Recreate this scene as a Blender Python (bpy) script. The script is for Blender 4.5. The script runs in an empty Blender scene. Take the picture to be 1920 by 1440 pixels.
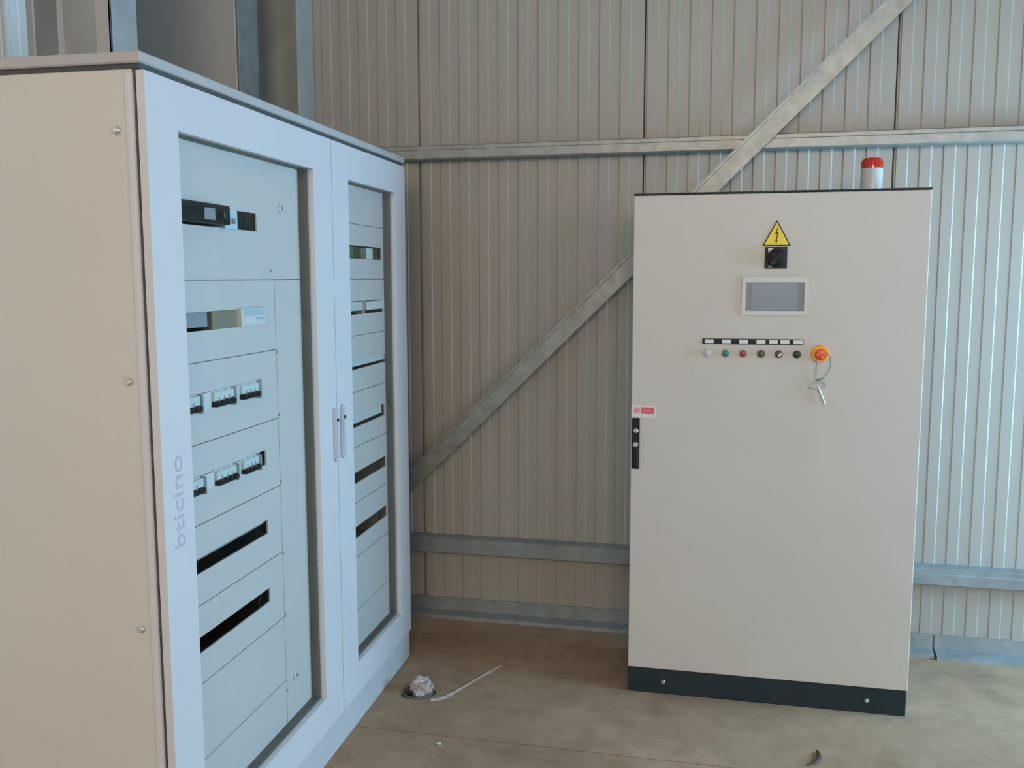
import bpy, bmesh, math, random
from mathutils import Vector, Matrix, noise
random.seed(7)
S = bpy.context.scene
COL = S.collection
PI = math.pi

# ------------------------------------------------------------------ camera
cam_d = bpy.data.cameras.new('camera'); cam = bpy.data.objects.new('camera', cam_d); COL.objects.link(cam)
cam_d.sensor_fit = 'HORIZONTAL'; cam_d.sensor_width = 36.0; cam_d.lens = 1728.35 / 1920 * 36.0
cam_d.clip_start = 0.05; cam_d.clip_end = 100
cam.matrix_world = (Matrix.Translation((0, 0, 1.58)) @ Matrix.Rotation(0.22117, 4, 'Z')
                    @ Matrix.Rotation(PI / 2 - 0.11502, 4, 'X') @ Matrix.Rotation(-0.00176, 4, 'Z'))
S.camera = cam

# ------------------------------------------------------------------ world, lights, exposure
w = bpy.data.worlds.new('world'); S.world = w; w.use_nodes = True
w.node_tree.nodes['Background'].inputs[0].default_value = (0.62, 0.78, 1.0, 1)
w.node_tree.nodes['Background'].inputs[1].default_value = 0.5

def area(name, loc, direction, sx, sy, power, col):
    l = bpy.data.lights.new(name, 'AREA'); l.shape = 'RECTANGLE'; l.size = sx; l.size_y = sy
    l.energy = power; l.color = col
    o = bpy.data.objects.new(name, l); COL.objects.link(o); o.location = loc
    o.rotation_euler = Vector(direction).to_track_quat('-Z', 'Y').to_euler()
    return o
# daylight at the side doorway, then side and rear fills in assumed openings
area('side_door_daylight', (2.85, 3.25, 1.30), (-1, 0, 0.0), 1.4, 1.7, 106, (0.36, 0.70, 1.0))
area('side_fill', (2.85, -0.6, 1.9), (-1, 0, 0), 2.2, 1.8, 36, (0.84, 0.90, 1.0))  # neutral fill added to brighten the far glazed door, no window known here
area('rear_warm_fill', (0.9, -6.4, 3.35), (0, 1, -0.02), 3.0, 1.7, 160, (1.0, 0.83, 0.64))  # warm fill for the light from behind, its doorway is assumed
S.view_settings.view_transform = 'Standard'; S.view_settings.look = 'None'
S.view_settings.gamma = 1.0; S.view_settings.use_curve_mapping = False
S.view_settings.exposure = 0.60

# ------------------------------------------------------------------ materials
def mat(name, col, rough=0.5, metal=0.0, var=0.0, vscale=8.0, col2=None, bump=0.0, bscale=60.0, spec=0.5, emit=None, estr=0.0, stretch=(1, 1, 1)):
    m = bpy.data.materials.new(name); m.use_nodes = True
    nt = m.node_tree; b = nt.nodes['Principled BSDF']
    b.inputs['Base Color'].default_value = (*col, 1); b.inputs['Roughness'].default_value = rough
    b.inputs['Metallic'].default_value = metal; b.inputs['Specular IOR Level'].default_value = spec
    tc = nt.nodes.new('ShaderNodeTexCoord'); mp = nt.nodes.new('ShaderNodeMapping')
    mp.inputs['Scale'].default_value = stretch
    nt.links.new(tc.outputs['Object'], mp.inputs['Vector'])
    if col2 is not None:
        n = nt.nodes.new('ShaderNodeTexNoise'); n.inputs['Scale'].default_value = vscale
        n.inputs['Detail'].default_value = 5; nt.links.new(mp.outputs[0], n.inputs['Vector'])
        r = nt.nodes.new('ShaderNodeValToRGB'); r.color_ramp.elements[0].position = 0.3; r.color_ramp.elements[1].position = 0.7
        r.color_ramp.elements[0].color = (*col, 1); r.color_ramp.elements[1].color = (*col2, 1)
        nt.links.new(n.outputs['Fac'], r.inputs[0]); nt.links.new(r.outputs[0], b.inputs['Base Color'])
    if bump > 0:
        n2 = nt.nodes.new('ShaderNodeTexNoise'); n2.inputs['Scale'].default_value = bscale; n2.inputs['Detail'].default_value = 3
        nt.links.new(mp.outputs[0], n2.inputs['Vector'])
        bp = nt.nodes.new('ShaderNodeBump'); bp.inputs['Strength'].default_value = bump; bp.inputs['Distance'].default_value = 0.004
        nt.links.new(n2.outputs['Fac'], bp.inputs['Height']); nt.links.new(bp.outputs[0], b.inputs['Normal'])
    if emit:
        b.inputs['Emission Color'].default_value = (*emit, 1); b.inputs['Emission Strength'].default_value = estr
    return m

M = {}
M['panel'] = mat('wall_sheet', (0.325, 0.300, 0.260), 0.40, col2=(0.35, 0.325, 0.285), vscale=1.5, stretch=(1, 1, 0.25))
M['panelbright'] = mat('brightened_wall_sheet', (0.80, 0.79, 0.77), 0.42)  # paler copy of the wall sheet, bright lighting put into its colour
M['joint'] = mat('joint_shadow_gap', (0.10, 0.10, 0.09), 0.8)
M['galv'] = mat('galvanised_steel', (0.24, 0.25, 0.235), 0.42, 0.4, col2=(0.33, 0.34, 0.32), vscale=22, bump=0.15, bscale=30)
M['galv2'] = mat('galvanised_steel_dull', (0.22, 0.24, 0.24), 0.45, 0.35, col2=(0.30, 0.325, 0.325), vscale=14, bump=0.15, bscale=30)
M['galvcol'] = mat('galvanised_column', (0.34, 0.36, 0.355), 0.45, 0.2, col2=(0.42, 0.44, 0.435), vscale=9)
M['coverrail'] = mat('cover_support', (0.20, 0.21, 0.21), 0.6)
M['cab'] = mat('powder_coat_grey', (0.52, 0.49, 0.445), 0.45, col2=(0.54, 0.51, 0.465), vscale=3, bump=0.06, bscale=500)
M['cap'] = mat('powder_coat_cap', (0.40, 0.385, 0.375), 0.5, col2=(0.42, 0.405, 0.395), vscale=3)
M['cabwarmlit'] = mat('powder_coat_side_warmlit', (0.56, 0.53, 0.48), 0.5, col2=(0.58, 0.55, 0.50), vscale=2.5, bump=0.06, bscale=500)  # cabinet's grey coat with the warm light on its sides tinted in
M['door'] = mat('powder_coat_door', (0.56, 0.55, 0.56), 0.42, col2=(0.58, 0.57, 0.58), vscale=2.5, bump=0.05, bscale=500)
M['cover'] = mat('cover_plate', (0.58, 0.545, 0.53), 0.5)
M['seam'] = mat('dark_seal', (0.06, 0.065, 0.065), 0.7)
M['liner'] = mat('door_liner', (0.10, 0.105, 0.095), 0.6)
M['inside'] = mat('cabinet_inside', (0.02, 0.022, 0.025), 0.8)
M['colpaint'] = mat('column_primer', (0.40, 0.38, 0.35), 0.45, col2=(0.38, 0.365, 0.34), vscale=3, stretch=(1, 1, 0.2))
M['plinth'] = mat('plinth_anthracite', (0.012, 0.024, 0.029), 0.6, col2=(0.016, 0.029, 0.034), vscale=6, spec=0.3)
M['plinthlight'] = mat('plinth_grey', (0.46, 0.46, 0.47), 0.55, col2=(0.50, 0.50, 0.51), vscale=6)
M['black'] = mat('black_plastic', (0.008, 0.010, 0.011), 0.45, spec=0.25)
M['darkgreen'] = mat('dark_green_plastic', (0.02, 0.06, 0.04), 0.4, col2=(0.12, 0.22, 0.14), vscale=60)
M['white'] = mat('white_plastic', (0.64, 0.65, 0.65), 0.4)
M['greywhite'] = mat('grey_white_plastic', (0.55, 0.60, 0.60), 0.4)
M['paleblue'] = mat('pale_blue_plastic', (0.50, 0.66, 0.74), 0.4)
M['palegreen'] = mat('pale_green_plastic', (0.55, 0.64, 0.62), 0.4)
M['tan'] = mat('brown_card', (0.22, 0.20, 0.14), 0.7)
M['grey'] = mat('mid_grey_plastic', (0.26, 0.28, 0.31), 0.5)
M['pink'] = mat('pale_pink_print', (0.70, 0.52, 0.52), 0.6)
M['bluegrey'] = mat('blue_grey_print', (0.42, 0.52, 0.58), 0.6)
M['yellow'] = mat('warning_yellow', (0.83, 0.60, 0.035), 0.45)
M['orange'] = mat('ring_orange', (0.90, 0.36, 0.02), 0.45)
M['red'] = mat('mushroom_red', (0.72, 0.05, 0.025), 0.35)
M['crimson'] = mat('button_red', (0.42, 0.03, 0.06), 0.35)
M['green'] = mat('button_green', (0.01, 0.20, 0.10), 0.35)
M['brown'] = mat('button_brown', (0.09, 0.065, 0.05), 0.35)
M['nearblack'] = mat('button_black_green', (0.012, 0.035, 0.02), 0.35)
M['lampwhite'] = mat('button_clear', (0.46, 0.48, 0.50), 0.3)
M['chrome'] = mat('chrome', (0.62, 0.64, 0.64), 0.28, 0.75)
M['bezel'] = mat('screen_bezel', (0.55, 0.55, 0.52), 0.4)
M['bezeldark'] = mat('screen_surround', (0.20, 0.205, 0.23), 0.4)
M['screen'] = mat('screen_glass', (0.20, 0.235, 0.28), 0.3)
M['stickwhite'] = mat('sticker_white', (0.68, 0.62, 0.60), 0.6)
M['stickred'] = mat('sticker_red', (0.68, 0.10, 0.13), 0.6)
M['stickpink'] = mat('sticker_faded_red', (0.66, 0.30, 0.32), 0.6)
M['logo'] = mat('logo_grey', (0.40, 0.43, 0.50), 0.6)
M['handle'] = mat('handle_grey', (0.44, 0.43, 0.47), 0.5)
M['film'] = mat('crumpled_film', (0.44, 0.36, 0.33), 0.35, bump=0.4, bscale=40)
M['hole'] = mat('hole_dark', (0.03, 0.03, 0.028), 0.9)
M['pipe'] = mat('conduit_grey', (0.10, 0.11, 0.10), 0.6)
M['wire'] = mat('thin_wire', (0.22, 0.23, 0.20), 0.45, 0.3)
M['scrap'] = mat('brown_scrap', (0.07, 0.035, 0.025), 0.6)
M['paper'] = mat('paper_scrap', (0.60, 0.55, 0.48), 0.7)
M['ceil'] = mat('roof_sheet', (0.50, 0.49, 0.46), 0.6)
M['lamp'] = mat('lamp_glow', (1, 1, 1), 0.5, emit=(1.0, 0.90, 0.76), estr=6)

def floor_mat():
    m = bpy.data.materials.new('concrete_floor'); m.use_nodes = True; nt = m.node_tree; b = nt.nodes['Principled BSDF']
    tc = nt.nodes.new('ShaderNodeTexCoord')
    def nz(sc, det, rough=0.6):
        n = nt.nodes.new('ShaderNodeTexNoise'); n.inputs['Scale'].default_value = sc; n.inputs['Detail'].default_value = det
        n.inputs['Roughness'].default_value = rough; nt.links.new(tc.outputs['Object'], n.inputs['Vector']); return n
    a, c, d = nz(1.6, 6), nz(9, 8, 0.7), nz(90, 3)
    r = nt.nodes.new('ShaderNodeValToRGB'); r.color_ramp.elements[0].position = 0.32; r.color_ramp.elements[1].position = 0.68
    r.color_ramp.elements[0].color = (0.290, 0.192, 0.122, 1); r.color_ramp.elements[1].color = (0.425, 0.292, 0.195, 1)
    nt.links.new(a.outputs['Fac'], r.inputs[0])
    r2 = nt.nodes.new('ShaderNodeValToRGB'); r2.color_ramp.elements[0].position = 0.3; r2.color_ramp.elements[1].position = 0.7
    r2.color_ramp.elements[0].color = (0.78, 0.78, 0.77, 1); r2.color_ramp.elements[1].color = (1.15, 1.13, 1.10, 1)
    nt.links.new(c.outputs['Fac'], r2.inputs[0])
    mx = nt.nodes.new('ShaderNodeMix'); mx.data_type = 'RGBA'; mx.blend_type = 'MULTIPLY'; mx.inputs['Factor'].default_value = 1
    nt.links.new(r.outputs[0], mx.inputs['A']); nt.links.new(r2.outputs[0], mx.inputs['B'])
    nt.links.new(mx.outputs['Result'], b.inputs['Base Color']); b.inputs['Roughness'].default_value = 0.75; b.inputs['Specular IOR Level'].default_value = 0.2
    bp = nt.nodes.new('ShaderNodeBump'); bp.inputs['Strength'].default_value = 0.25; bp.inputs['Distance'].default_value = 0.004
    nt.links.new(d.outputs['Fac'], bp.inputs['Height']); nt.links.new(bp.outputs[0], b.inputs['Normal'])
    return m
M['floor'] = floor_mat()

def glass_mat(name, tint=(0.97, 0.985, 0.98), ior=1.45, tr=1.0):
    m = bpy.data.materials.new(name); m.use_nodes = True; nt = m.node_tree
    for n in list(nt.nodes): nt.nodes.remove(n)
    o = nt.nodes.new('ShaderNodeOutputMaterial'); t = nt.nodes.new('ShaderNodeBsdfTransparent'); t.inputs[0].default_value = (*tint, 1)
    g = nt.nodes.new('ShaderNodeBsdfGlossy'); g.inputs['Roughness'].default_value = 0.01
    # facing-angle reflectance that is the same from both sides of the pane
    ge = nt.nodes.new('ShaderNodeNewGeometry'); dt = nt.nodes.new('ShaderNodeVectorMath'); dt.operation = 'DOT_PRODUCT'
    nt.links.new(ge.outputs['Incoming'], dt.inputs[0]); nt.links.new(ge.outputs['Normal'], dt.inputs[1])
    def mth(op, a, b=None):
        n = nt.nodes.new('ShaderNodeMath'); n.operation = op
        for i, v in enumerate((a, b)):
            if v is None: continue
            if isinstance(v, (int, float)): n.inputs[i].default_value = v
            else: nt.links.new(v, n.inputs[i])
        return n.outputs[0]
    c = mth('ABSOLUTE', dt.outputs['Value']); p5 = mth('POWER', mth('SUBTRACT', 1.0, c), 5.0)
    fr = mth('ADD', mth('MULTIPLY', p5, 0.5), 0.02)
    x = nt.nodes.new('ShaderNodeMixShader')
    nt.links.new(fr, x.inputs[0]); nt.links.new(t.outputs[0], x.inputs[1]); nt.links.new(g.outputs[0], x.inputs[2]); nt.links.new(x.outputs[0], o.inputs[0])
    return m
M['glass'] = glass_mat('door_glass')
M['beaconred'] = mat('beacon_red_lens', (0.55, 0.035, 0.02), 0.12)
M['beacongrey'] = mat('beacon_body', (0.55, 0.57, 0.55), 0.3)

# ------------------------------------------------------------------ mesh helpers
class MB:
    def __init__(s): s.bm = bmesh.new()
    def box(s, x0, x1, y0, y1, z0, z1, bev=0.0, seg=1, M4=None):
        r = bmesh.ops.create_cube(s.bm, size=1.0); vs = r['verts']
        for v in vs:
            v.co = Vector(((x0 + x1) / 2 + v.co.x * (x1 - x0), (y0 + y1) / 2 + v.co.y * (y1 - y0), (z0 + z1) / 2 + v.co.z * (z1 - z0)))
        if bev > 0:
            es = list({e for v in vs for e in v.link_edges})
            rr = bmesh.ops.bevel(s.bm, geom=es, offset=bev, segments=seg, affect='EDGES', profile=0.5); vs = list({v for f in rr['faces'] for v in f.verts} | {v for v in vs if v.is_valid})
        if M4 is not None:
            for v in vs: v.co = M4 @ v.co
        return s
    def loop(s, outlines, cap0=True, cap1=True):
        rings = [[s.bm.verts.new(p) for p in o] for o in outlines]
        n = len(rings[0])
        for a, b in zip(rings, rings[1:]):
            for i in range(n): s.bm.faces.new((a[i], a[(i + 1) % n], b[(i + 1) % n], b[i]))
        if cap0: s.bm.faces.new(list(reversed(rings[0])))
        if cap1: s.bm.faces.new(rings[-1])
        return s
    def lathe(s, c, axis, prof, n=24):
        # prof: list of (distance along axis, radius)
        ax = Vector(axis).normalized(); q = ax.to_track_quat('Z', 'Y'); outs = []
        for h, r in prof:
            outs.append([Vector(c) + q @ Vector((r * math.cos(2 * PI * i / n), r * math.sin(2 * PI * i / n), h)) for i in range(n)])
        return s.loop(outs)
    def tube(s, pts, rad, n=8):
        pts = [Vector(p) for p in pts]; rs = rad if isinstance(rad, (list, tuple)) else [rad] * len(pts); outs = []
        for i, p in enumerate(pts):
            t = (pts[min(i + 1, len(pts) - 1)] - pts[max(i - 1, 0)]).normalized(); q = t.to_track_quat('Z', 'Y')
            outs.append([p + q @ Vector((rs[i] * math.cos(2 * PI * k / n), rs[i] * math.sin(2 * PI * k / n), 0)) for k in range(n)])
        return s.loop(outs)
    def prism(s, poly, y0, y1):   # polygon in xz extruded in y
        return s.loop([[Vector((x, y0, z)) for x, z in poly], [Vector((x, y1, z)) for x, z in poly]])
    def plate(s, u0, u1, z0, z1, y0, y1, holes=(), bev=0.0):
        """flat plate in xz with rectangular holes, front at y0, back at y1, real thickness"""
        xs = sorted({u0, u1} | {h[0] for h in holes} | {h[1] for h in holes}); zs = sorted({z0, z1} | {h[2] for h in holes} | {h[3] for h in holes})
        def inside(x, z): return any(h[0] < x < h[1] and h[2] < z < h[3] for h in holes)
        vf, vb = {}, {}
        def V(d, i, j, y):
            if (i, j) not in d: d[(i, j)] = s.bm.verts.new((xs[i], y, zs[j]))
            return d[(i, j)]
        solid = {(i, j) for i in range(len(xs) - 1) for j in range(len(zs) - 1) if not inside((xs[i] + xs[i + 1]) / 2, (zs[j] + zs[j + 1]) / 2)}
        for i, j in solid:
            s.bm.faces.new((V(vf, i, j, y0), V(vf, i + 1, j, y0), V(vf, i + 1, j + 1, y0), V(vf, i, j + 1, y0)))
            s.bm.faces.new((V(vb, i, j + 1, y1), V(vb, i + 1, j + 1, y1), V(vb, i + 1, j, y1), V(vb, i, j, y1)))
            for (di, dj, a, b) in ((-1, 0, (i, j), (i, j + 1)), (1, 0, (i + 1, j + 1), (i + 1, j)), (0, -1, (i + 1, j), (i, j)), (0, 1, (i, j + 1), (i + 1, j + 1))):
                if (i + di, j + dj) not in solid:
                    s.bm.faces.new((V(vf, *a, y0), V(vf, *b, y0), V(vb, *b, y1), V(vb, *a, y1)))
        if bev > 0:
            s.bm.edges.ensure_lookup_table()
            es = [e for e in s.bm.edges if len(e.link_faces) == 2 and e.calc_face_angle(0) > 0.5 and (abs(e.verts[0].co.y - y0) < 1e-6 or abs(e.verts[1].co.y - y0) < 1e-6)]
            bmesh.ops.bevel(s.bm, geom=es, offset=bev, segments=2, affect='EDGES', profile=0.5)
        return s
    def build(s, name, m, parent=None, smooth=False):
        bmesh.ops.recalc_face_normals(s.bm, faces=s.bm.faces[:])
        me = bpy.data.meshes.new(name); s.bm.to_mesh(me); s.bm.free()
        me.materials.append(m)
        if smooth:
            me.polygons.foreach_set('use_smooth', [True] * len(me.polygons))
            try: me.set_sharp_from_angle(angle=0.7)
            except Exception: pass
        o = bpy.data.objects.new(name, me); COL.objects.link(o)
        if parent: o.parent = parent
        return o

def empty(name, loc, rz=0.0):
    o = bpy.data.objects.new(name, None); COL.objects.link(o); o.location = loc; o.rotation_euler = (0, 0, rz); o.empty_display_size = 0.1; return o
def tag(o, label=None, cat=None, group=None, kind=None):
    if label: o['label'] = label
    if cat: o['category'] = cat
    if group: o['group'] = group
    if kind: o['kind'] = kind
    return o
def lab(o, l): o['label'] = l; return o

# ------------------------------------------------------------------ the setting
WY = 4.03       # face of the back wall sheets
XL = -2.45      # face of the left wall sheets
XR = 2.60       # right wall
YF = -6.0       # rear of the hall behind the camera
HC = 4.6
HOLE = (-1.095, 3.215, 0.066)
JY = 2.912      # floor saw joint

def slab_with_hole(x0, x1, y0, y1, hole=None):
    b = MB(); bm = b.bm
    if not hole:
        b.box(x0, x1, y0, y1, -0.12, 0.0)
        return b
    cx, cy, r = hole; N = 28
    outer = [bm.verts.new(p) for p in ((x0, y0, 0), (x1, y0, 0), (x1, y1, 0), (x0, y1, 0))]
    inner = [bm.verts.new((cx + r * (1 + 0.07 * math.sin(3 * a + 1) + 0.04 * math.sin(7 * a)) * math.cos(a), cy + r * (1 + 0.06 * math.cos(2 * a)) * math.sin(a), 0)) for a in [2 * PI * i / N for i in range(N)]]
    es = [bm.edges.new((outer[i], outer[(i + 1) % 4])) for i in range(4)] + [bm.edges.new((inner[i], inner[(i + 1) % N])) for i in range(N)]
    bmesh.ops.triangle_fill(bm, use_beauty=True, edges=es)
    r_ = bmesh.ops.extrude_face_region(bm, geom=bm.faces[:])
    for v in [g for g in r_['geom'] if isinstance(g, bmesh.types.BMVert)]: v.co.z -= 0.12
    return b
floor = empty('floor', (0, 0, 0)); floor['kind'] = 'structure'
slab_with_hole(XL - 0.1, XR + 0.1, YF - 0.1, JY - 0.0022).build('floor_slab', M['floor'], floor)
slab_with_hole(XL - 0.1, XR + 0.1, JY + 0.0022, WY + 0.1, HOLE).build('floor_slab', M['floor'], floor)
MB().box(XL - 0.1, XR + 0.1, JY - 0.0022, JY + 0.0022, -0.12, -0.006).build('joint_filler', M['hole'], floor)
MB().box(XL - 0.2, XR + 0.2, YF - 0.2, WY + 0.2, -0.16, -0.12).build('subfloor', M['hole'], floor)

def ribbed_panel(width, z0, z1):
    """one wall sheet: local x along the wall, front faces -y, with shallow raised bands"""
    pitch, band, bev, dep = 0.0885, 0.040, 0.0045, 0.0028
    prof = [(0.0, 0.010), (0.0025, 0.0)]
    k = 0
    while True:
        a = 0.006 + k * pitch
        if a + band + 2 * bev > width - 0.006: break
        prof += [(a, 0.0), (a + bev, -dep), (a + bev + band, -dep), (a + 2 * bev + band, 0.0)]
        k += 1
    prof += [(width - 0.0045, 0.0), (width - 0.002, 0.010)]
    b = MB(); bm = b.bm
    lo = [bm.verts.new((x, y, z0)) for x, y in prof]; hi = [bm.verts.new((x, y, z1)) for x, y in prof]
    for i in range(len(prof) - 1): bm.faces.new((lo[i], lo[i + 1], hi[i + 1], hi[i]))
    bl = [bm.verts.new((x, 0.055, z)) for x, z in ((prof[0][0], z0), (prof[-1][0], z0), (prof[-1][0], z1), (prof[0][0], z1))]
    bm.faces.new((bl[1], bl[0], bl[3], bl[2])); bm.faces.new((lo[0], hi[0], bl[3], bl[0])); bm.faces.new((hi[-1], lo[-1], bl[1], bl[2]))
    bm.faces.new(hi + [bl[2], bl[3]]); bm.faces.new(lo[::-1] + [bl[0], bl[1]])
    return b
def panel_mesh(width):
    b = ribbed_panel(width, 0.0, HC); bmesh.ops.recalc_face_normals(b.bm, faces=b.bm.faces[:])
    me = bpy.data.meshes.new('wall_panel'); b.bm.to_mesh(me); b.bm.free(); me.materials.append(M['panel']); return me
PM = panel_mesh(0.998)
def panel_at(parent, x, y, rz, me=None):
    o = bpy.data.objects.new('wall_panel', me or PM); COL.objects.link(o); o.parent = parent
    o.location = (x, y, 0); o.rotation_euler = (0, 0, rz); return o

wb = empty('wall_back', (0, 0, 0)); wb['kind'] = 'structure'
for k in range(-1, 3):
    panel_at(wb, -1.328 + 0.998 * k, WY, 0)
panel_at(wb, -1.328 + 0.998 * 3, WY, 0, panel_mesh(XR + 1.328 - 0.998 * 3))
MB().box(XL - 0.2, XR + 0.2, WY + 0.04, WY + 0.10, 0, HC).build('wall_backing', M['joint'], wb)

PMW = PM.copy(); PMW.materials.clear(); PMW.materials.append(M['panelbright'])
wl = empty('wall_left', (0, 0, 0)); wl['kind'] = 'structure'
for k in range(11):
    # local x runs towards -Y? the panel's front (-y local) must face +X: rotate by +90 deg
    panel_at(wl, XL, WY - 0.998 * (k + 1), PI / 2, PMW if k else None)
MB().box(XL - 0.10, XL - 0.04, YF - 0.2, WY + 0.1, 0, HC).build('wall_backing', M['joint'], wl)

wr = empty('wall_right', (0, 0, 0)); wr['kind'] = 'structure'
# right wall: pieces round the side doorway and the opening made up for the side fill
b = MB(); b.box(XR, XR + 0.1, YF, -1.75, 0, HC); b.box(XR, XR + 0.1, 0.55, 2.3, 0, HC); b.box(XR, XR + 0.1, -1.75, 0.55, 0, 0.95); b.box(XR, XR + 0.1, -1.75, 0.55, 2.85, HC); b.box(XR, XR + 0.1, 3.98, WY, 0, HC); b.box(XR, XR + 0.1, 2.3, 3.98, 2.25, HC)
b.build('wall_sheet', M['panel'], wr)
wf = empty('wall_front', (0, 0, 0)); wf['kind'] = 'structure'
b = MB(); b.box(XL - 0.1, -0.7, YF - 0.1, YF, 0, HC); b.box(-0.7, 2.5, YF - 0.1, YF, 4.3, HC); b.box(2.5, XR + 0.1, YF - 0.1, YF, 0, HC)
b.build('wall_sheet', M['panel'], wf)
ce = empty('ceiling', (0, 0, HC)); ce['kind'] = 'structure'
MB().box(XL - 0.1, XR + 0.1, YF - 0.1, WY + 0.1, 0.0, 0.1).build('roof_sheet', M['ceil'], ce)

# ------------------------------------------------------------------ steel on the walls
def rail(z0, z1, x0, x1, lip_top=True):
    y1 = WY - 0.003; y0 = 3.955; h = z1 - z0
    # C-shaped purlin seen from its face: shallow groove a third of the way down
    prof = [(y1, z1), (y0 + 0.012, z1), (y0 + 0.004, z1 - 0.004), (y0 + 0.004, z1 - h * 0.30), (y0, z1 - h * 0.36), (y0, z0 + 0.006), (y0 + 0.005, z0), (y1, z0), (y1, z0 + 0.004), (y0 + 0.01, z0 + 0.008), (y0 + 0.012, z1 - 0.010), (y1, z1 - 0.006)]
    return MB().loop([[Vector((x0, y, z)) for y, z in prof], [Vector((x1, y, z)) for y, z in prof]])
r1 = rail(2.095, 2.157, -1.815, XR - 0.005).build('wall_rail', M['galv'])
tag(r1, 'galvanised horizontal steel rail crossing the back wall above both cabinets', 'rail')
r2 = rail(0.318, 0.392, -1.815, XR - 0.005).build('wall_rail', M['galv2'])
tag(r2, 'galvanised horizontal steel rail low on the back wall, seen at knee height behind the cabinets', 'rail')

def angle_iron(x0, x1, yo=0.0, z=0.088):
    y1 = WY - 0.003; yf = 3.975 - yo
    prof = [(y1, z), (y1 - 0.006, z), (y1 - 0.010, 0.030), (yf, 0.016), (yf - 0.002, 0.0), (y1, 0.0)]
    return MB().loop([[Vector((x0, y, q)) for y, q in prof], [Vector((x1, y, q)) for y, q in prof]])
tag(angle_iron(-1.80, 0.905).build('base_angle', M['galv2']), 'galvanised angle strip along the foot of the back wall behind the cabinets', 'floor strip')
tag(angle_iron(0.912, XR - 0.01, 0.018, 0.086).build('base_angle', M['galv2']), 'short galvanised floor strip at the wall foot to the right of the beige cabinet', 'floor strip')

# diagonal brace: angle section from lower left to upper right, in front of the rails
P0 = Vector((-1.72, 3.925, 0.30)); P1 = Vector((2.2, 3.925, 4.17))
d = (P1 - P0).normalized(); nrm = Vector((-d.z, 0, d.x)); hw = 0.037
def bp_(P, v, y): return P + nrm * v + Vector((0, y, 0))
sec = [(-hw, 0.0), (hw - 0.012, 0.0), (hw - 0.010, -0.007), (hw, -0.007), (hw, 0.025), (hw - 0.005, 0.025), (hw - 0.008, 0.006), (-hw, 0.006)]
br = MB().loop([[bp_(P0, v, y) for v, y in sec], [bp_(P1, v, y) for v, y in sec]]).build('diagonal_brace', M['galv'])
tag(br, 'grey steel diagonal brace running from lower left to upper right across the back wall', 'brace')

# two galvanised channel columns at the left wall
def column(x0, x1, yback, dep, label, lips=(), fillet=False):
    r = empty('steel_column', ((x0 + x1) / 2, yback, 0)); hx = (x1 - x0) / 2
    MB().box(-hx + 0.008, hx - 0.008, -0.012, 0.0, 0, HC - 0.01).build('web', M['galvcol'], r)
    for sx in (-1, 1):
        f = MB().box(min(sx * hx, sx * (hx - 0.008)), max(sx * hx, sx * (hx - 0.008)), -dep, 0.0, 0, HC - 0.01, 0.001)
        f.build('flange', M['galvcol'], r)
    for sx, wl_ in lips:
        MB().box(min(sx * hx, sx * (hx - wl_)), max(sx * hx, sx * (hx - wl_)), -dep, -dep + 0.006, 0, HC - 0.01, 0.001).build('lip', M['colpaint'], r)
    if fillet:
        MB().loop([[Vector((-hx + 0.008, -0.030, z)), Vector((-hx + 0.017, -0.012, z)), Vector((-hx + 0.008, -0.012, z))] for z in (0.0, HC - 0.01)]).build('highlight_strip', M['door'], r)  # pale strip standing in for the highlight where flange meets web
        MB().box(-hx - 0.145, -hx, 0.010, 0.016, 0, HC - 0.01).build('light_block_plate', M['galvcol'], r)  # hidden plate added to stop light passing behind the column
    tag(r, label, 'column'); return r
bc = empty('box_column', (-2.20, 3.66, 0)); tag(bc, 'wide flat-faced steel box column near the corner, above the glass-doored cabinet', 'column')
MB().box(-0.24, 0.235, -0.080, 0.080, 0, HC - 0.01, 0.003).build('column_body', M['colpaint'], bc)
MB().box(0.239, 0.247, -0.078, 0.085, 0, HC - 0.01, 0.001).build('side_plate', M['galv2'], bc)
column(-2.075, -1.825, WY - 0.006, 0.16, 'grey steel channel column in the corner where the back wall meets the left wall', lips=((-1, 0.012),))
column(-2.215, -1.925, 2.85, 0.14, 'grey steel channel column at the left wall, rising behind the near end of the glass-doored cabinet', lips=((1, 0.055),), fillet=True)

# ------------------------------------------------------------------ left cabinet (glass doors)
LH, LPL, LW, LG = 2.019, 0.114, 1.764, 1.0125
LC = empty('distribution_cabinet', (-1.1935, 1.7809, 0), 1.59314)
tag(LC, 'long tall grey switchgear cabinet with two glazed doors showing breaker slots, at the left', 'cabinet')
DEP = 0.50
# carcass: side panels, back, top, bottom (hollow so the openings show a dark inside)
MB().box(0.000, 0.012, 0.028, DEP, LPL, LH, 0.002).build('side_panel', M['cabwarmlit'], LC)
MB().box(LW - 0.012, LW, 0.022, DEP, LPL, LH, 0.002).build('side_panel', M['cabwarmlit'], LC)
MB().box(0.012, LW - 0.012, DEP - 0.01, DEP, LPL, LH).build('back_panel', M['inside'], LC)
MB().box(0.012, LW - 0.012, 0.03, DEP - 0.01, LPL, LPL + 0.01).build('bottom_panel', M['inside'], LC)
MB().box(0.012, LW - 0.012, 0.03, DEP - 0.01, LH - 0.012, LH - 0.002).build('inner_roof', M['inside'], LC)
b = MB().plate(0.004, LW - 0.004, LPL + 0.004, LH + 0.003, 0.0215, 0.0275, holes=((0.10, 0.905, 0.18, 1.95), (1.12, 1.67, 0.18, 1.95)))
b.build('door_seal', M['seam'], LC)
# lighter folded front edge of the side panel
MB().box(-0.004, 0.016, 0.0265, 0.048, LPL, LH - 0.002, 0.008, 4).build('corner_edge', M['door'], LC)
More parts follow.
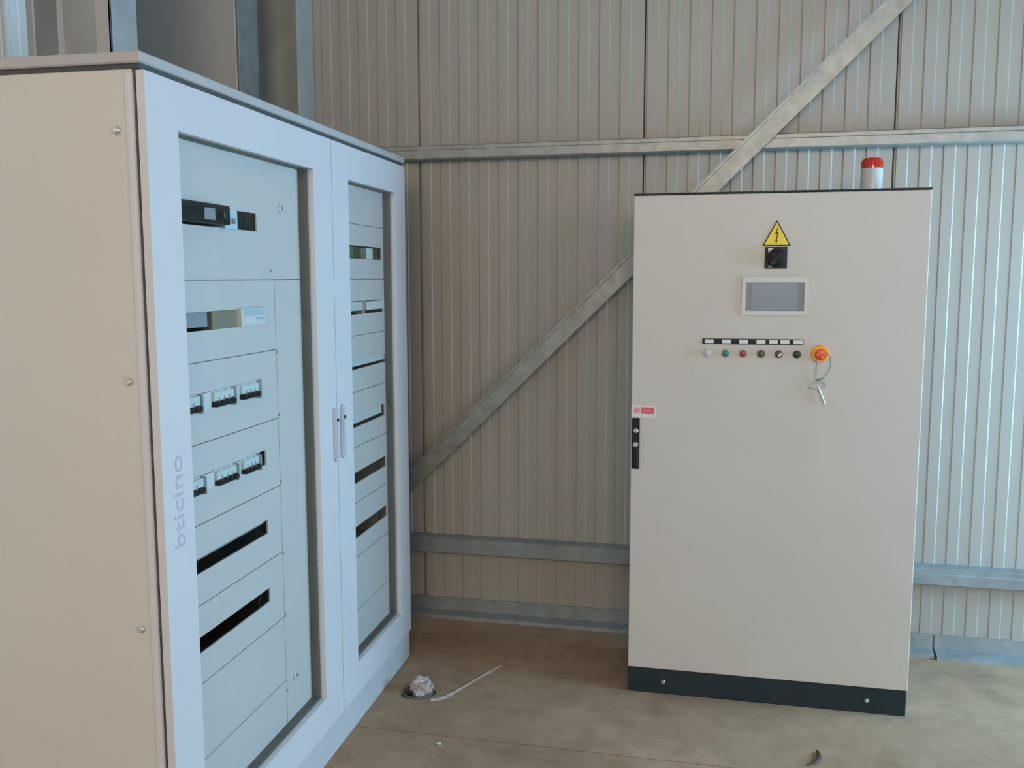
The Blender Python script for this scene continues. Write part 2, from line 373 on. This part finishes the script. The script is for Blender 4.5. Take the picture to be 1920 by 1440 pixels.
# cap
MB().box(-0.010, LW + 0.004, 0.000, DEP + 0.006, LH + 0.010, LH + 0.034, 0.003).build('top_cap', M['cap'], LC)
MB().box(0.0, LW - 0.004, 0.010, DEP - 0.01, LH, LH + 0.010).build('cap_seal', M['seam'], LC)
# plinth
pl = MB().box(0.006, LG - 0.002, 0.006, DEP - 0.01, 0.0, LPL - 0.004, 0.002).build('plinth', M['plinthlight'], LC)
pl2 = MB().box(LG + 0.0, LW - 0.004, 0.006, DEP - 0.01, 0.0, LPL - 0.004, 0.002).build('plinth', M['plinthlight'], LC)
for k in range(3):
    MB().lathe((-0.002, 0.068, (1.893, 1.354, 0.79)[k]), (-1, 0, 0), [(0, 0.0085), (0.003, 0.0085), (0.006, 0.005)], 14).build('side_screw', M['chrome'], LC, True)

WIN = ((0.126, 0.868, 0.226, 1.908), (1.155, 1.640, 0.226, 1.905))
DR = ((0.002, LG - 0.0015), (LG + 0.0015, LW))
doors = []
for (u0, u1), (a0, a1, z0, z1) in zip(DR, WIN):
    d_ = MB().plate(u0, u1, LPL + 0.001, LH - 0.003, 0.0, 0.019, holes=((a0, a1, z0, z1),), bev=0.0025).build('glazed_door', M['door'], LC)
    # dark inner return of the door opening
    ln = MB().plate(a0 - 0.012, a1 + 0.012, z0 - 0.012, z1 + 0.012, 0.0195, 0.052, holes=((a0 + 0.002, a1 - 0.002, z0 + 0.002, z1 - 0.002),)).build('window_liner', M['liner'], d_)
    MB().box(a0 + 0.0005, a1 - 0.0005, 0.012, 0.015, z0 + 0.0005, z1 - 0.0005).build('glass_pane', M['glass'], d_)
    doors.append(d_)
# handles: flush rounded grips either side of the door gap
def handle(u, z0, z1, par):
    w_ = 0.017; N = 8; pts = []
    for i in range(N + 1): a = PI * i / N; pts.append((u + w_ * math.cos(a), z1 - w_ + w_ * math.sin(a)))
    for i in range(N + 1): a = PI + PI * i / N; pts.append((u + w_ * math.cos(a), z0 + w_ + w_ * math.sin(a)))
    h = MB().prism(pts, -0.0065, 0.0015).build('door_handle', M['handle'], par)
    g = MB().prism([(u + (x - u) * 0.55, (z0 + z1) / 2 + (z - (z0 + z1) / 2) * 0.86) for x, z in pts], -0.0085, -0.006).build('grip', M['handle'], h)
    MB().lathe((u + 0.006, -0.0085, z1 - 0.043), (0, -1, 0), [(0, 0.0065), (0.003, 0.006)], 12).build('keyhole', M['black'], h)
handle(0.990, 0.982, 1.162, doors[0]); handle(1.052, 0.982, 1.164, doors[1])

# lettering on the near door stile, reading bottom to top
def text_mesh(txt, size):
    c = bpy.data.curves.new('txt', 'FONT'); c.body = txt; c.size = size; c.extrude = 0.0004; c.offset = 0.0
    o = bpy.data.objects.new('txt', c); COL.objects.link(o)
    bpy.context.view_layer.update()
    me = bpy.data.meshes.new_from_object(o.evaluated_get(bpy.context.evaluated_depsgraph_get()))
    bpy.data.objects.remove(o); return me
me = text_mesh('bticino', 0.06)
xs = [v.co.x for v in me.vertices]; ys = [v.co.y for v in me.vertices]
sx = 0.213 / (max(xs) - min(xs)); sy = 0.042 / (max(ys) - min(ys))
for v in me.vertices:
    tx, ty, tz = v.co.x - min(xs), v.co.y - min(ys), v.co.z
    v.co = Vector((0.082 - ty * sy, -0.0006 - tz * 0.8, 0.966 + tx * sx))
me.materials.clear(); me.materials.append(M['logo']); me.name = 'door_lettering'
lt = bpy.data.objects.new('door_lettering', me); COL.objects.link(lt); lt.parent = doors[0]

# cover plates behind the glass.  PD = their depth
PD = 0.050
Zs = [0.165, 0.365, 0.565, 0.767, 0.970, 1.171, 1.373, 1.575]
g = 0.0013
def cover(u0, u1, z0, z1, slot=None, name='cover_plate'):
    b = MB().plate(u0 + g, u1 - g, z0 + g, z1 - g, PD, PD + 0.0045, holes=(slot,) if slot else ())
    return b.build(name, M['cover'], LC)
# full frame of the big window
cover(0.075, 0.884, 1.575, 1.925, (0.160, 0.588, 1.708, 1.757))
for i in range(7):
    z0, z1 = Zs[i], Zs[i + 1]
    slot = {6: (0.16, 0.605, 1.450, 1.497), 5: (0.16, 0.588, 1.251, 1.296), 4: (0.16, 0.598, 1.049, 1.092), 3: (0.16, 0.597, 0.848, 0.888), 2: (0.16, 0.597, 0.645, 0.686)}.get(i)
    cover(0.075, 0.686, z0, z1, slot)
cover(0.686, 0.884, 0.165, 1.575)
for i in range(7):
    z0, z1 = Zs[i], Zs[i + 1]
    slot = {6: (1.19, 1.622, 1.449, 1.496), 5: (1.19, 1.646, 1.252, 1.286), 4: (1.19, 1.623, 1.043, 1.088), 3: (1.19, 1.627, 0.838, 0.879), 2: (1.19, 1.627, 0.636, 0.679)}.get(i)
    cover(1.115, 1.665, z0, z1, slot)
cover(1.115, 1.665, 1.575, 1.770, (1.19, 1.617, 1.648, 1.695)); cover(1.115, 1.665, 1.770, 1.925)
# dark sheet behind the seams
for z in Zs[1:] :
    MB().box(0.10, 0.67, PD + 0.0046, PD + 0.0066, z - 0.006, z + 0.006).build('cover_rail', M['coverrail'], LC)
    MB().box(1.12, 1.66, PD + 0.0046, PD + 0.0066, z - 0.006, z + 0.006).build('cover_rail', M['coverrail'], LC)
MB().box(1.12, 1.66, PD + 0.0046, PD + 0.0066, 1.764, 1.776).build('cover_rail', M['coverrail'], LC)
MB().box(0.679, 0.692, PD + 0.0046, PD + 0.0066, 0.17, 1.58).build('cover_rail', M['coverrail'], LC)
# mounting frame edge strips filling to the liner
MB().box(0.884, 0.889, PD, PD + 0.05, 0.165, 1.925).build('mounting_strip', M['tan'], LC)
MB().box(1.665, 1.670, PD, PD + 0.05, 0.165, 1.925).build('mounting_strip', M['tan'], LC)
b = MB().plate(0.02, LW - 0.02, LPL + 0.012, LH - 0.015, PD + 0.040, PD + 0.045, holes=((0.155, 0.61, 0.6, 1.78), (1.185, 1.65, 0.6, 1.72)))
b.build('rear_frame', M['seam'], LC)
# quarter-turn locks and screws on the covers
for u, z, r in ((0.738, 1.781, 0.014), (0.746, 0.356, 0.014)):
    k = MB().lathe((u, PD, z), (0, -1, 0), [(0, r), (0.004, r), (0.006, r * 0.75)], 20).build('quarter_turn_lock', M['greywhite'], LC, True)
    MB().lathe((u + 0.001, PD - 0.006, z), (0, -1, 0), [(0, r * 0.45), (0.002, r * 0.4)], 12).build('lock_slot', M['grey'], k)
for u, z in ((0.668, 1.600), (0.690, 1.365), (0.690, 0.980), (0.690, 0.570), (0.690, 0.330), (0.690, 1.18), (0.690, 0.76)):
    MB().lathe((u, PD, z), (0, -1, 0), [(0, 0.0045), (0.002, 0.004)], 10).build('cover_screw', M['grey'], LC)

def unit(u0, u1, z0, z1, y, dep, m, name='rail_device', bev=0.0015):
    return MB().box(u0, u1, y, y + dep, z0, z1, bev).build(name, m, LC)
# slot A (big window, top): black moulded breaker, pale blue unit, dark blank
a_ = lab(unit(0.165, 0.392, 1.714, 1.762, PD - 0.028, 0.07, M['black'], 'moulded_breaker', 0.003), 'black moulded breaker')
MB().box(0.262, 0.312, PD - 0.0300, PD - 0.0275, 1.722, 1.750).build('face_plate', M['grey'], a_)
MB().box(0.340, 0.352, PD - 0.040, PD - 0.0275, 1.728, 1.744, 0.002).build('toggle', M['nearblack'], a_)
a_ = lab(unit(0.396, 0.462, 1.706, 1.757, PD - 0.010, 0.05, M['paleblue'], 'rail_device'), 'pale blue rail device')
MB().box(0.430, 0.442, PD - 0.016, PD - 0.0095, 1.720, 1.734, 0.001).build('toggle', M['grey'], a_)
for i in range(3):
    lab(unit(0.470 + 0.039 * i, 0.5075 + 0.039 * i, 1.706, 1.757, PD + 0.006, 0.03, M['black'], 'blanking_plate'), 'black blanking plate')
# slot B: grey unit, brown unit, white boxed unit standing proud
lab(unit(0.165, 0.325, 1.458, 1.497, PD + 0.010, 0.03, M['grey']), 'grey rail device')
lab(unit(0.338, 0.462, 1.449, 1.497, PD + 0.004, 0.03, M['tan']), 'brown rail device')
wv = lab(unit(0.464, 0.603, 1.449, 1.499, PD - 0.012, 0.05, M['white'], 'rail_device', 0.002), 'white rail device standing proud')
MB().box(0.474, 0.598, PD - 0.0132, PD - 0.0118, 1.478, 1.496).build('printed_band', M['bluegrey'], wv)
MB().box(0.474, 0.598, PD - 0.0132, PD - 0.0118, 1.451, 1.4545).build('printed_band', M['pink'], wv)
for i in range(6): MB().box(0.545 + i * 0.009, 0.551 + i * 0.009, PD - 0.0132, PD - 0.0118, 1.466, 1.473).build('printed_mark', M['bluegrey'], wv)
# slots C, D: rows of breakers
def breaker(u0, u1, z0, z1, poles, name='circuit_breaker'):
    b_ = MB().box(u0, u1, PD - 0.006, PD + 0.04, z0 - 0.001, z1 + 0.0, 0.001).build(name, M['white'], LC)
    zz = z0 + (z1 - z0) * 0.42
    MB().box(u0 + 0.003, u1 - 0.001, PD - 0.014, PD - 0.0055, zz, z1 - 0.003, 0.001).build('label_window', M['palegreen'], b_)
    for i in range(poles):
        wu = (u1 - u0) / poles
        MB().box(u0 + wu * i + 0.002, u0 + wu * (i + 1) - 0.003, PD - 0.022, PD - 0.0055, z0 + 0.004, zz - 0.002, 0.001).build('toggle', M['black'], b_)
        if i: MB().box(u0 + wu * i - 0.0025, u0 + wu * i + 0.0005, PD - 0.0155, PD - 0.0055, z0 + 0.004, zz + 0.009).build('pole_gap', M['grey'], b_)
    MB().box(u1 - 0.001, u1 + 0.008, PD - 0.018, PD + 0.03, z0 - 0.003, z1 - 0.001, 0.001).build('tie_bar', M['grey'], b_)
    return b_
def row(z0, z1, groups, black):
    for u0, u1, p in groups: breaker(u0, u1, z0, z1, p)
    last = 0.165
    for u0, u1, p in groups:
        if u0 - 0.008 > last + 0.004: unit(last, u0 - 0.001, z0 - 0.001, z1 - 0.0015, PD - 0.006, 0.04, M['white'], 'residual_module')
        last = u1 + 0.009
    unit(last, black - 0.001, z0 - 0.001, z1 - 0.0015, PD - 0.006, 0.04, M['white'], 'residual_module')
row(1.252, 1.2965, ((0.170, 0.236, 2), (0.300, 0.404, 4), (0.446, 0.544, 4)), 0.572)
row(1.050, 1.0925, ((0.170, 0.236, 2), (0.300, 0.404, 4), (0.440, 0.532, 4)), 0.552)
# slots E, F: grey rail deep inside, otherwise empty
unit(0.165, 0.597, 0.876, 0.889, PD + 0.012, 0.03, M['grey'], 'mounting_rail')
# right-hand window slots
for i, m_ in enumerate(('darkgreen', 'darkgreen', 'nearblack', 'darkgreen', 'palegreen', 'nearblack')):
    lab(unit(1.20 + 0.063 * i, 1.262 + 0.063 * i, 1.649, 1.690, PD - 0.002 + 0.003 * (i % 2), 0.03, M[m_], 'relay_module'), 'pale green relay module' if m_ == 'palegreen' else 'dark green relay module')
unit(1.195, 1.405, 1.462, 1.493, PD + 0.002, 0.03, M['greywhite'], 'rail_device')
unit(1.405, 1.425, 1.449, 1.497, PD + 0.000, 0.03, M['grey'], 'rail_device')
lab(unit(1.430, 1.620, 1.462, 1.493, PD - 0.007, 0.05, M['white'], 'rail_device'), 'white boxed rail device')
unit(1.195, 1.645, 1.262, 1.286, PD + 0.003, 0.03, M['palegreen'], 'rail_device')
unit(1.195, 1.592, 1.056, 1.088, PD + 0.002, 0.03, M['greywhite'], 'rail_device')

# ------------------------------------------------------------------ right cabinet
RX, RY, RH, RP, RW = -0.3109, 3.4010, 1.8800, 0.0977, 1.0027
RC = empty('control_cabinet', (RX, RY, 0))
tag(RC, 'tall beige one-door control cabinet with touch screen and button row on black plinth', 'cabinet')
RD = 0.42
MB().box(0.004, RW - 0.004, 0.024, RD, RP + 0.002, RH - 0.008, 0.003).build('body', M['cab'], RC)
MB().box(0.010, RW - 0.010, 0.018, 0.025, RP + 0.010, RH - 0.014).build('door_seal', M['seam'], RC)
cd = MB().box(0.000, RW, 0.0, 0.018, RP + 0.001, RH - 0.0075, 0.003, 2).build('cabinet_door', M['cab'], RC)
MB().box(-0.001, RW + 0.001, 0.000, RD + 0.002, RH - 0.0060, RH, 0.001).build('top_plate', M['plinth'], RC)
MB().box(0.001, RW - 0.003, 0.004, RD - 0.01, 0.0, RP, 0.002).build('plinth', M['plinth'], RC)
for u in (0.134, 0.866):
    MB().lathe((u, 0.004, 0.048), (0, -1, 0), [(0, 0.0085), (0.003, 0.0085), (0.006, 0.006)], 14).build('plinth_bolt', M['chrome'], RC, True)

# warning triangle
def tri(c, r, y0, y1, name, m, par):
    (ax, az), (bx, bz), (cx, cz) = c
    gx, gz = (ax + bx + cx) / 3, (az + bz + cz) / 3
    return MB().prism([(gx + (x - gx) * r, gz + (z - gz) * r) for x, z in c], y0, y1).build(name, m, par)
T = ((0.5005, 1.779), (0.452, 1.6885), (0.549, 1.6885))
ws = tri(T, 1.0, -0.0020, 0.0002, 'warning_sign', M['black'], cd)
lab(ws, 'yellow triangular high voltage sign with black bolt')
tri(T, 0.86, -0.0028, -0.0015, 'sign_face', M['yellow'], ws)
bolt = [(0.5045, 1.757), (0.4935, 1.729), (0.5020, 1.731), (0.4975, 1.708), (0.4945, 1.710), (0.4990, 1.697), (0.5045, 1.7085), (0.5010, 1.708), (0.5075, 1.737), (0.4995, 1.7345), (0.5075, 1.757)]
MB().prism([(0.5005 + (x - 0.5005) * 0.85, z) for x, z in bolt], -0.0036, -0.0024).build('lightning_bolt', M['black'], ws)

# main switch
sw = MB().box(0.4615, 0.5385, -0.004, 0.001, 1.609, 1.6855, 0.002).build('main_switch', M['black'], cd); lab(sw, 'square black rotary main switch')
MB().lathe((0.500, -0.004, 1.647), (0, -1, 0), [(0, 0.031), (0.008, 0.031), (0.010, 0.028)], 28).build('dial', M['black'], sw, True)
Mx = Matrix.Translation((0.500, -0.018, 1.647)) @ Matrix.Rotation(math.radians(42), 4, 'Y')
MB().box(-0.008, 0.008, -0.012, 0.008, -0.031, 0.031, 0.003, 2, M4=Mx).build('switch_grip', M['black'], sw)
MB().lathe((0.4905, -0.015, 1.628), (0, -1, 0), [(0, 0.0045), (0.002, 0.004)], 12).build('indicator', M['white'], sw)
MB().box(0.475, 0.487, -0.0055, -0.003, 1.612, 1.622).build('marker', M['green'], sw)
MB().prism([(0.472, 1.682), (0.492, 1.682), (0.474, 1.664)], -0.0055, -0.003).build('marker', M['greywhite'], sw)

# touch screen
hm = MB().plate(0.387, 0.606, 1.445, 1.581, -0.006, 0.001, holes=((0.400, 0.600, 1.461, 1.561),), bev=0.002).build('touch_screen', M['bezel'], cd)
lab(hm, 'small rectangular operator touch screen in pale frame')
MB().box(0.400, 0.600, -0.0025, 0.001, 1.461, 1.561).build('screen_surround', M['bezeldark'], hm)
MB().box(0.419, 0.577, -0.0035, -0.002, 1.463, 1.558).build('display', M['screen'], hm)

# label strip with seven white tags
ls = MB().box(0.2525, 0.6025, -0.0025, 0.0005, 1.3405, 1.3605).build('label_strip', M['black'], cd); lab(ls, 'black strip holding seven white name tags')
for a_, c_ in ((0.261, 0.292), (0.321, 0.353), (0.382, 0.412), (0.442, 0.473), (0.486, 0.515), (0.524, 0.555), (0.568, 0.600)):
    t = MB().box(a_, c_, -0.0038, -0.002, 1.3440, 1.3575).build('name_tag', M['white'], ls)

# buttons
def button(u, m, l, lens=0.010, collar=None):
    z = 1.3075
    bt = MB().lathe((u, 0.0, z), (0, -1, 0), [(-0.001, 0.0138), (0.004, 0.0138), (0.007, 0.0120)], 24).build('push_button', collar or M['grey'], cd, True); lab(bt, l)
    MB().lathe((u, -0.006, z), (0, -1, 0), [(0, lens + 0.001), (0.005, lens + 0.001), (0.0075, lens * 0.7)], 22).build('button_cap', m, bt, True)
    return bt
button(0.271, M['lampwhite'], 'clear white indicator lamp', collar=M['bezel'])
button(0.3355, M['green'], 'green push button')
button(0.397, M['crimson'], 'red push button')
button(0.459, M['brown'], 'dark brown push button', collar=M['brown'])
sb = button(0.520, M['brown'], 'dark selector switch with pale lever', collar=M['brown'])
MB().box(-0.004, 0.004, -0.006, 0.004, -0.008, 0.008, 0.001, M4=Matrix.Translation((0.523, -0.017, 1.3065)) @ Matrix.Rotation(math.radians(55), 4, 'Y')).build('selector_lever', M['greywhite'], sb)
button(0.5815, M['nearblack'], 'black-green push button', collar=M['nearblack'])
es = MB().lathe((0.660, 0.0, 1.310), (0, -1, 0), [(-0.001, 0.0305), (0.004, 0.0305), (0.008, 0.028)], 32).build('emergency_stop', M['orange'], cd, True); lab(es, 'orange ring emergency stop with red mushroom head')
MB().lathe((0.660, -0.007, 1.310), (0, -1, 0), [(0, 0.011), (0.012, 0.011), (0.013, 0.0185), (0.020, 0.0190), (0.025, 0.0165), (0.027, 0.008)], 28).build('mushroom_head', M['red'], es, True)
for a in range(3):
    ang = 2 * PI * a / 3 + 0.5
    MB().box(-0.002, 0.002, -0.001, 0.001, 0.004, 0.014, M4=Matrix.Translation((0.660, -0.0335, 1.310)) @ Matrix.Rotation(ang, 4, 'Y')).build('turn_arrow', M['orange'], es)

# sticker and lock on the left edge
st = MB().box(0.0005, 0.090, -0.0010, 0.0005, 1.063, 1.1095).build('sticker', M['stickwhite'], cd); lab(st, 'small white sticker with red block and faded round mark')
MB().lathe((0.0205, -0.0006, 1.0905), (0, -1, 0), [(0, 0.0125), (0.0008, 0.0125)], 22).build('round_mark', M['stickpink'], st)
MB().box(0.036, 0.084, -0.0016, -0.0008, 1.078, 1.103).build('red_block', M['stickred'], st)
for k, (a_, c_) in enumerate(((0.043, 0.050), (0.053, 0.060), (0.063, 0.068), (0.071, 0.078))):
    MB().box(a_, c_, -0.0020, -0.0014, 1.0885, 1.0925).build('worn_mark', M['stickpink'], st)
lk = MB().box(0.0035, 0.0320, -0.007, 0.001, 0.871, 1.062, 0.002).build('lock_plate', M['black'], cd); lab(lk, 'black upright lock plate at the door edge')
MB().box(0.0075, 0.0275, -0.010, -0.006, 0.880, 0.950, 0.002).build('swing_grip', M['black'], lk)
MB().lathe((0.0178, -0.006, 1.015), (0, -1, 0), [(0, 0.0085), (0.003, 0.0085), (0.005, 0.0065)], 18).build('lock_insert', M['chrome'], lk, True)
MB().lathe((0.0170, -0.006, 0.963), (0, -1, 0), [(0, 0.0105), (0.005, 0.0105), (0.009, 0.0075)], 18).build('lock_insert', M['chrome'], lk, True)

# beacon on top of the cabinet
BC = empty('beacon_light', (RX + 0.836, RY + 0.20, RH))
tag(BC, 'small round warning beacon with red top and pale grey body on the beige cabinet', 'beacon')
MB().lathe((0, 0, 0), (0, 0, 1), [(0, 0.045), (0.006, 0.045), (0.007, 0.0385), (0.086, 0.0375), (0.089, 0.036)], 36).build('housing', M['beacongrey'], BC, True)
prof = [(0.088, 0.0365), (0.112, 0.0365), (0.120, 0.034), (0.1245, 0.028), (0.1265, 0.015)]
ln = MB().lathe((0, 0, 0), (0, 0, 1), prof, 36).build('red_lens', M['beaconred'], BC, True)
for a in range(18):
    t = 2 * PI * a / 18
    MB().tube([(0.0365 * math.cos(t), 0.0365 * math.sin(t), 0.0885), (0.0365 * math.cos(t), 0.0365 * math.sin(t), 0.114)], 0.0012, 5).build('lens_rib', M['beaconred'], ln)

# key hanging on a thin wire loop from the emergency stop
KY = empty('hanging_key', (RX + 0.655, RY - 0.004, 1.20))
tag(KY, 'silver T-handled cabinet key hanging on a wire loop below the emergency stop', 'key')
def bez(p, n=10):
    out = []
    P = [Vector(q) for q in p]
    for s_ in range(len(P) - 1):
        p0 = P[max(s_ - 1, 0)]; p1 = P[s_]; p2 = P[s_ + 1]; p3 = P[min(s_ + 2, len(P) - 1)]
        for i in range(n):
            t = i / n; out.append(0.5 * ((2 * p1) + (-p0 + p2) * t + (2 * p0 - 5 * p1 + 4 * p2 - p3) * t * t + (-p0 + 3 * p1 - 3 * p2 + p3) * t ** 3))
    out.append(P[-1]); return out
def kk(u, z, y=-0.006): return (u - 0.655, y, z - 1.20)
MB().tube(bez([kk(0.650, 1.214), kk(0.648, 1.245), kk(0.649, 1.285, -0.010), kk(0.647, 1.312, -0.014), kk(0.660, 1.3235, -0.014), kk(0.680, 1.317, -0.014), kk(0.692, 1.300, -0.010), kk(0.696, 1.272), kk(0.688, 1.247), kk(0.672, 1.227), kk(0.656, 1.214)]), 0.0013, 6).build('wire_loop', M['wire'], KY, True)
MB().tube([kk(0.648, 1.217), kk(0.658, 1.220, -0.006), kk(0.672, 1.224)], 0.0028, 8).build('wire_clamp', M['wire'], KY, True)
MB().tube(bez([kk(0.628, 1.193), kk(0.636, 1.205), kk(0.655, 1.210), kk(0.675, 1.208), kk(0.681, 1.200), kk(0.668, 1.192), kk(0.645, 1.188), kk(0.628, 1.193)], 6), 0.0026, 8).build('bow', M['chrome'], KY, True)
MB().tube([kk(0.657, 1.193, -0.006), kk(0.668, 1.165, -0.006), kk(0.681, 1.134, -0.006)], [0.005, 0.0042, 0.0048], 10).build('shaft', M['chrome'], KY, True)

# ------------------------------------------------------------------ things on the floor
hx, hy, hr = HOLE
cp = empty('conduit_end', (hx, hy, 0)); tag(cp, 'open round conduit end in the floor beside the glass-doored cabinet', 'conduit')
N = 28
def ring(r, z): return [Vector((r * math.cos(2 * PI * i / N), r * math.sin(2 * PI * i / N), z)) for i in range(N)]
b = MB(); b.loop([ring(hr - 0.006, -0.11), ring(hr - 0.006, 0.006), ring(hr - 0.010, 0.008), ring(hr - 0.0125, 0.005), ring(hr - 0.0125, -0.11)], False, False).build('pipe', M['pipe'], cp, True)

cf = empty('plastic_film', (hx + 0.012, hy + 0.02, 0)); tag(cf, 'crumpled pale plastic stuffed in the floor hole with a thin strip trailing off', 'plastic scrap')
b = MB(); bmesh.ops.create_icosphere(b.bm, subdivisions=4, radius=0.043)
for v in b.bm.verts:
    n_ = v.co.normalized(); q = n_ * 2.3 + Vector((3.1, 1.7, 0.4))
    k = 1 + 0.42 * noise.noise(q) + 0.28 * abs(noise.noise(q * 2.4)) + 0.12 * noise.noise(q * 6)
    v.co = Vector((v.co.x * k * 0.95, v.co.y * k, v.co.z * k * 0.85 + 0.008))
b.build('crumpled_film', M['film'], cf)
# trailing strip: a thin folded ribbon lying on the floor
pts = [(-1.030, 3.160), (-0.990, 3.185), (-0.960, 3.240), (-0.925, 3.320), (-0.893, 3.400), (-0.875, 3.440), (-0.836, 3.528)]
wd = [0.014, 0.024, 0.014, 0.008, 0.007, 0.014, 0.002]
b = MB(); outs = []
pp = bez([(x, y, 0) for x, y in pts], 6); K = len(pp) - 1
for i, p in enumerate(pp):
    s_ = i / K * (len(wd) - 1); j = min(int(s_), len(wd) - 2); ww = wd[j] + (wd[j + 1] - wd[j]) * (s_ - j)
    ww *= 1 + 0.25 * math.sin(i * 1.9); t = (pp[min(i + 1, K)] - pp[max(i - 1, 0)]).normalized(); nn = Vector((-t.y, t.x, 0))
    h = 0.003 + 0.004 * abs(math.sin(i * 0.8)) * ww / 0.02
    o_ = Vector(cf.location)
    outs.append([p - nn * ww * 0.5 - o_, p + nn * ww * 0.5 - o_, p + nn * ww * 0.1 + Vector((0, 0, h)) - o_])
b.loop(outs).build('trailing_strip', M['film'], cf)

sc = MB().tube(bez([(0.350, 3.075, 0.006), (0.356, 3.045, 0.008), (0.350, 3.010, 0.008), (0.332, 2.985, 0.007), (0.312, 2.970, 0.006)], 5), [0.002 + 0.0055 * math.sin(PI * min(1, (i + 1) / 18)) for i in range(21)], 8).build('cable_scrap', M['scrap'], None, True)
tag(sc, 'short curled dark brown scrap lying on the floor in front of the beige cabinet', 'scrap')
pb = MB(); bmesh.ops.create_icosphere(pb.bm, subdivisions=2, radius=0.009)
for v in pb.bm.verts:
    k = 1 + 0.5 * noise.noise(v.co * 150); v.co = Vector((-0.898 + v.co.x * k, 2.851 + v.co.y * k * 0.8, 0.0035 + v.co.z * k * 0.4))
tag(pb.build('paper_scrap', M['paper']), 'tiny pale crumb on the floor just before the thin floor joint', 'scrap')
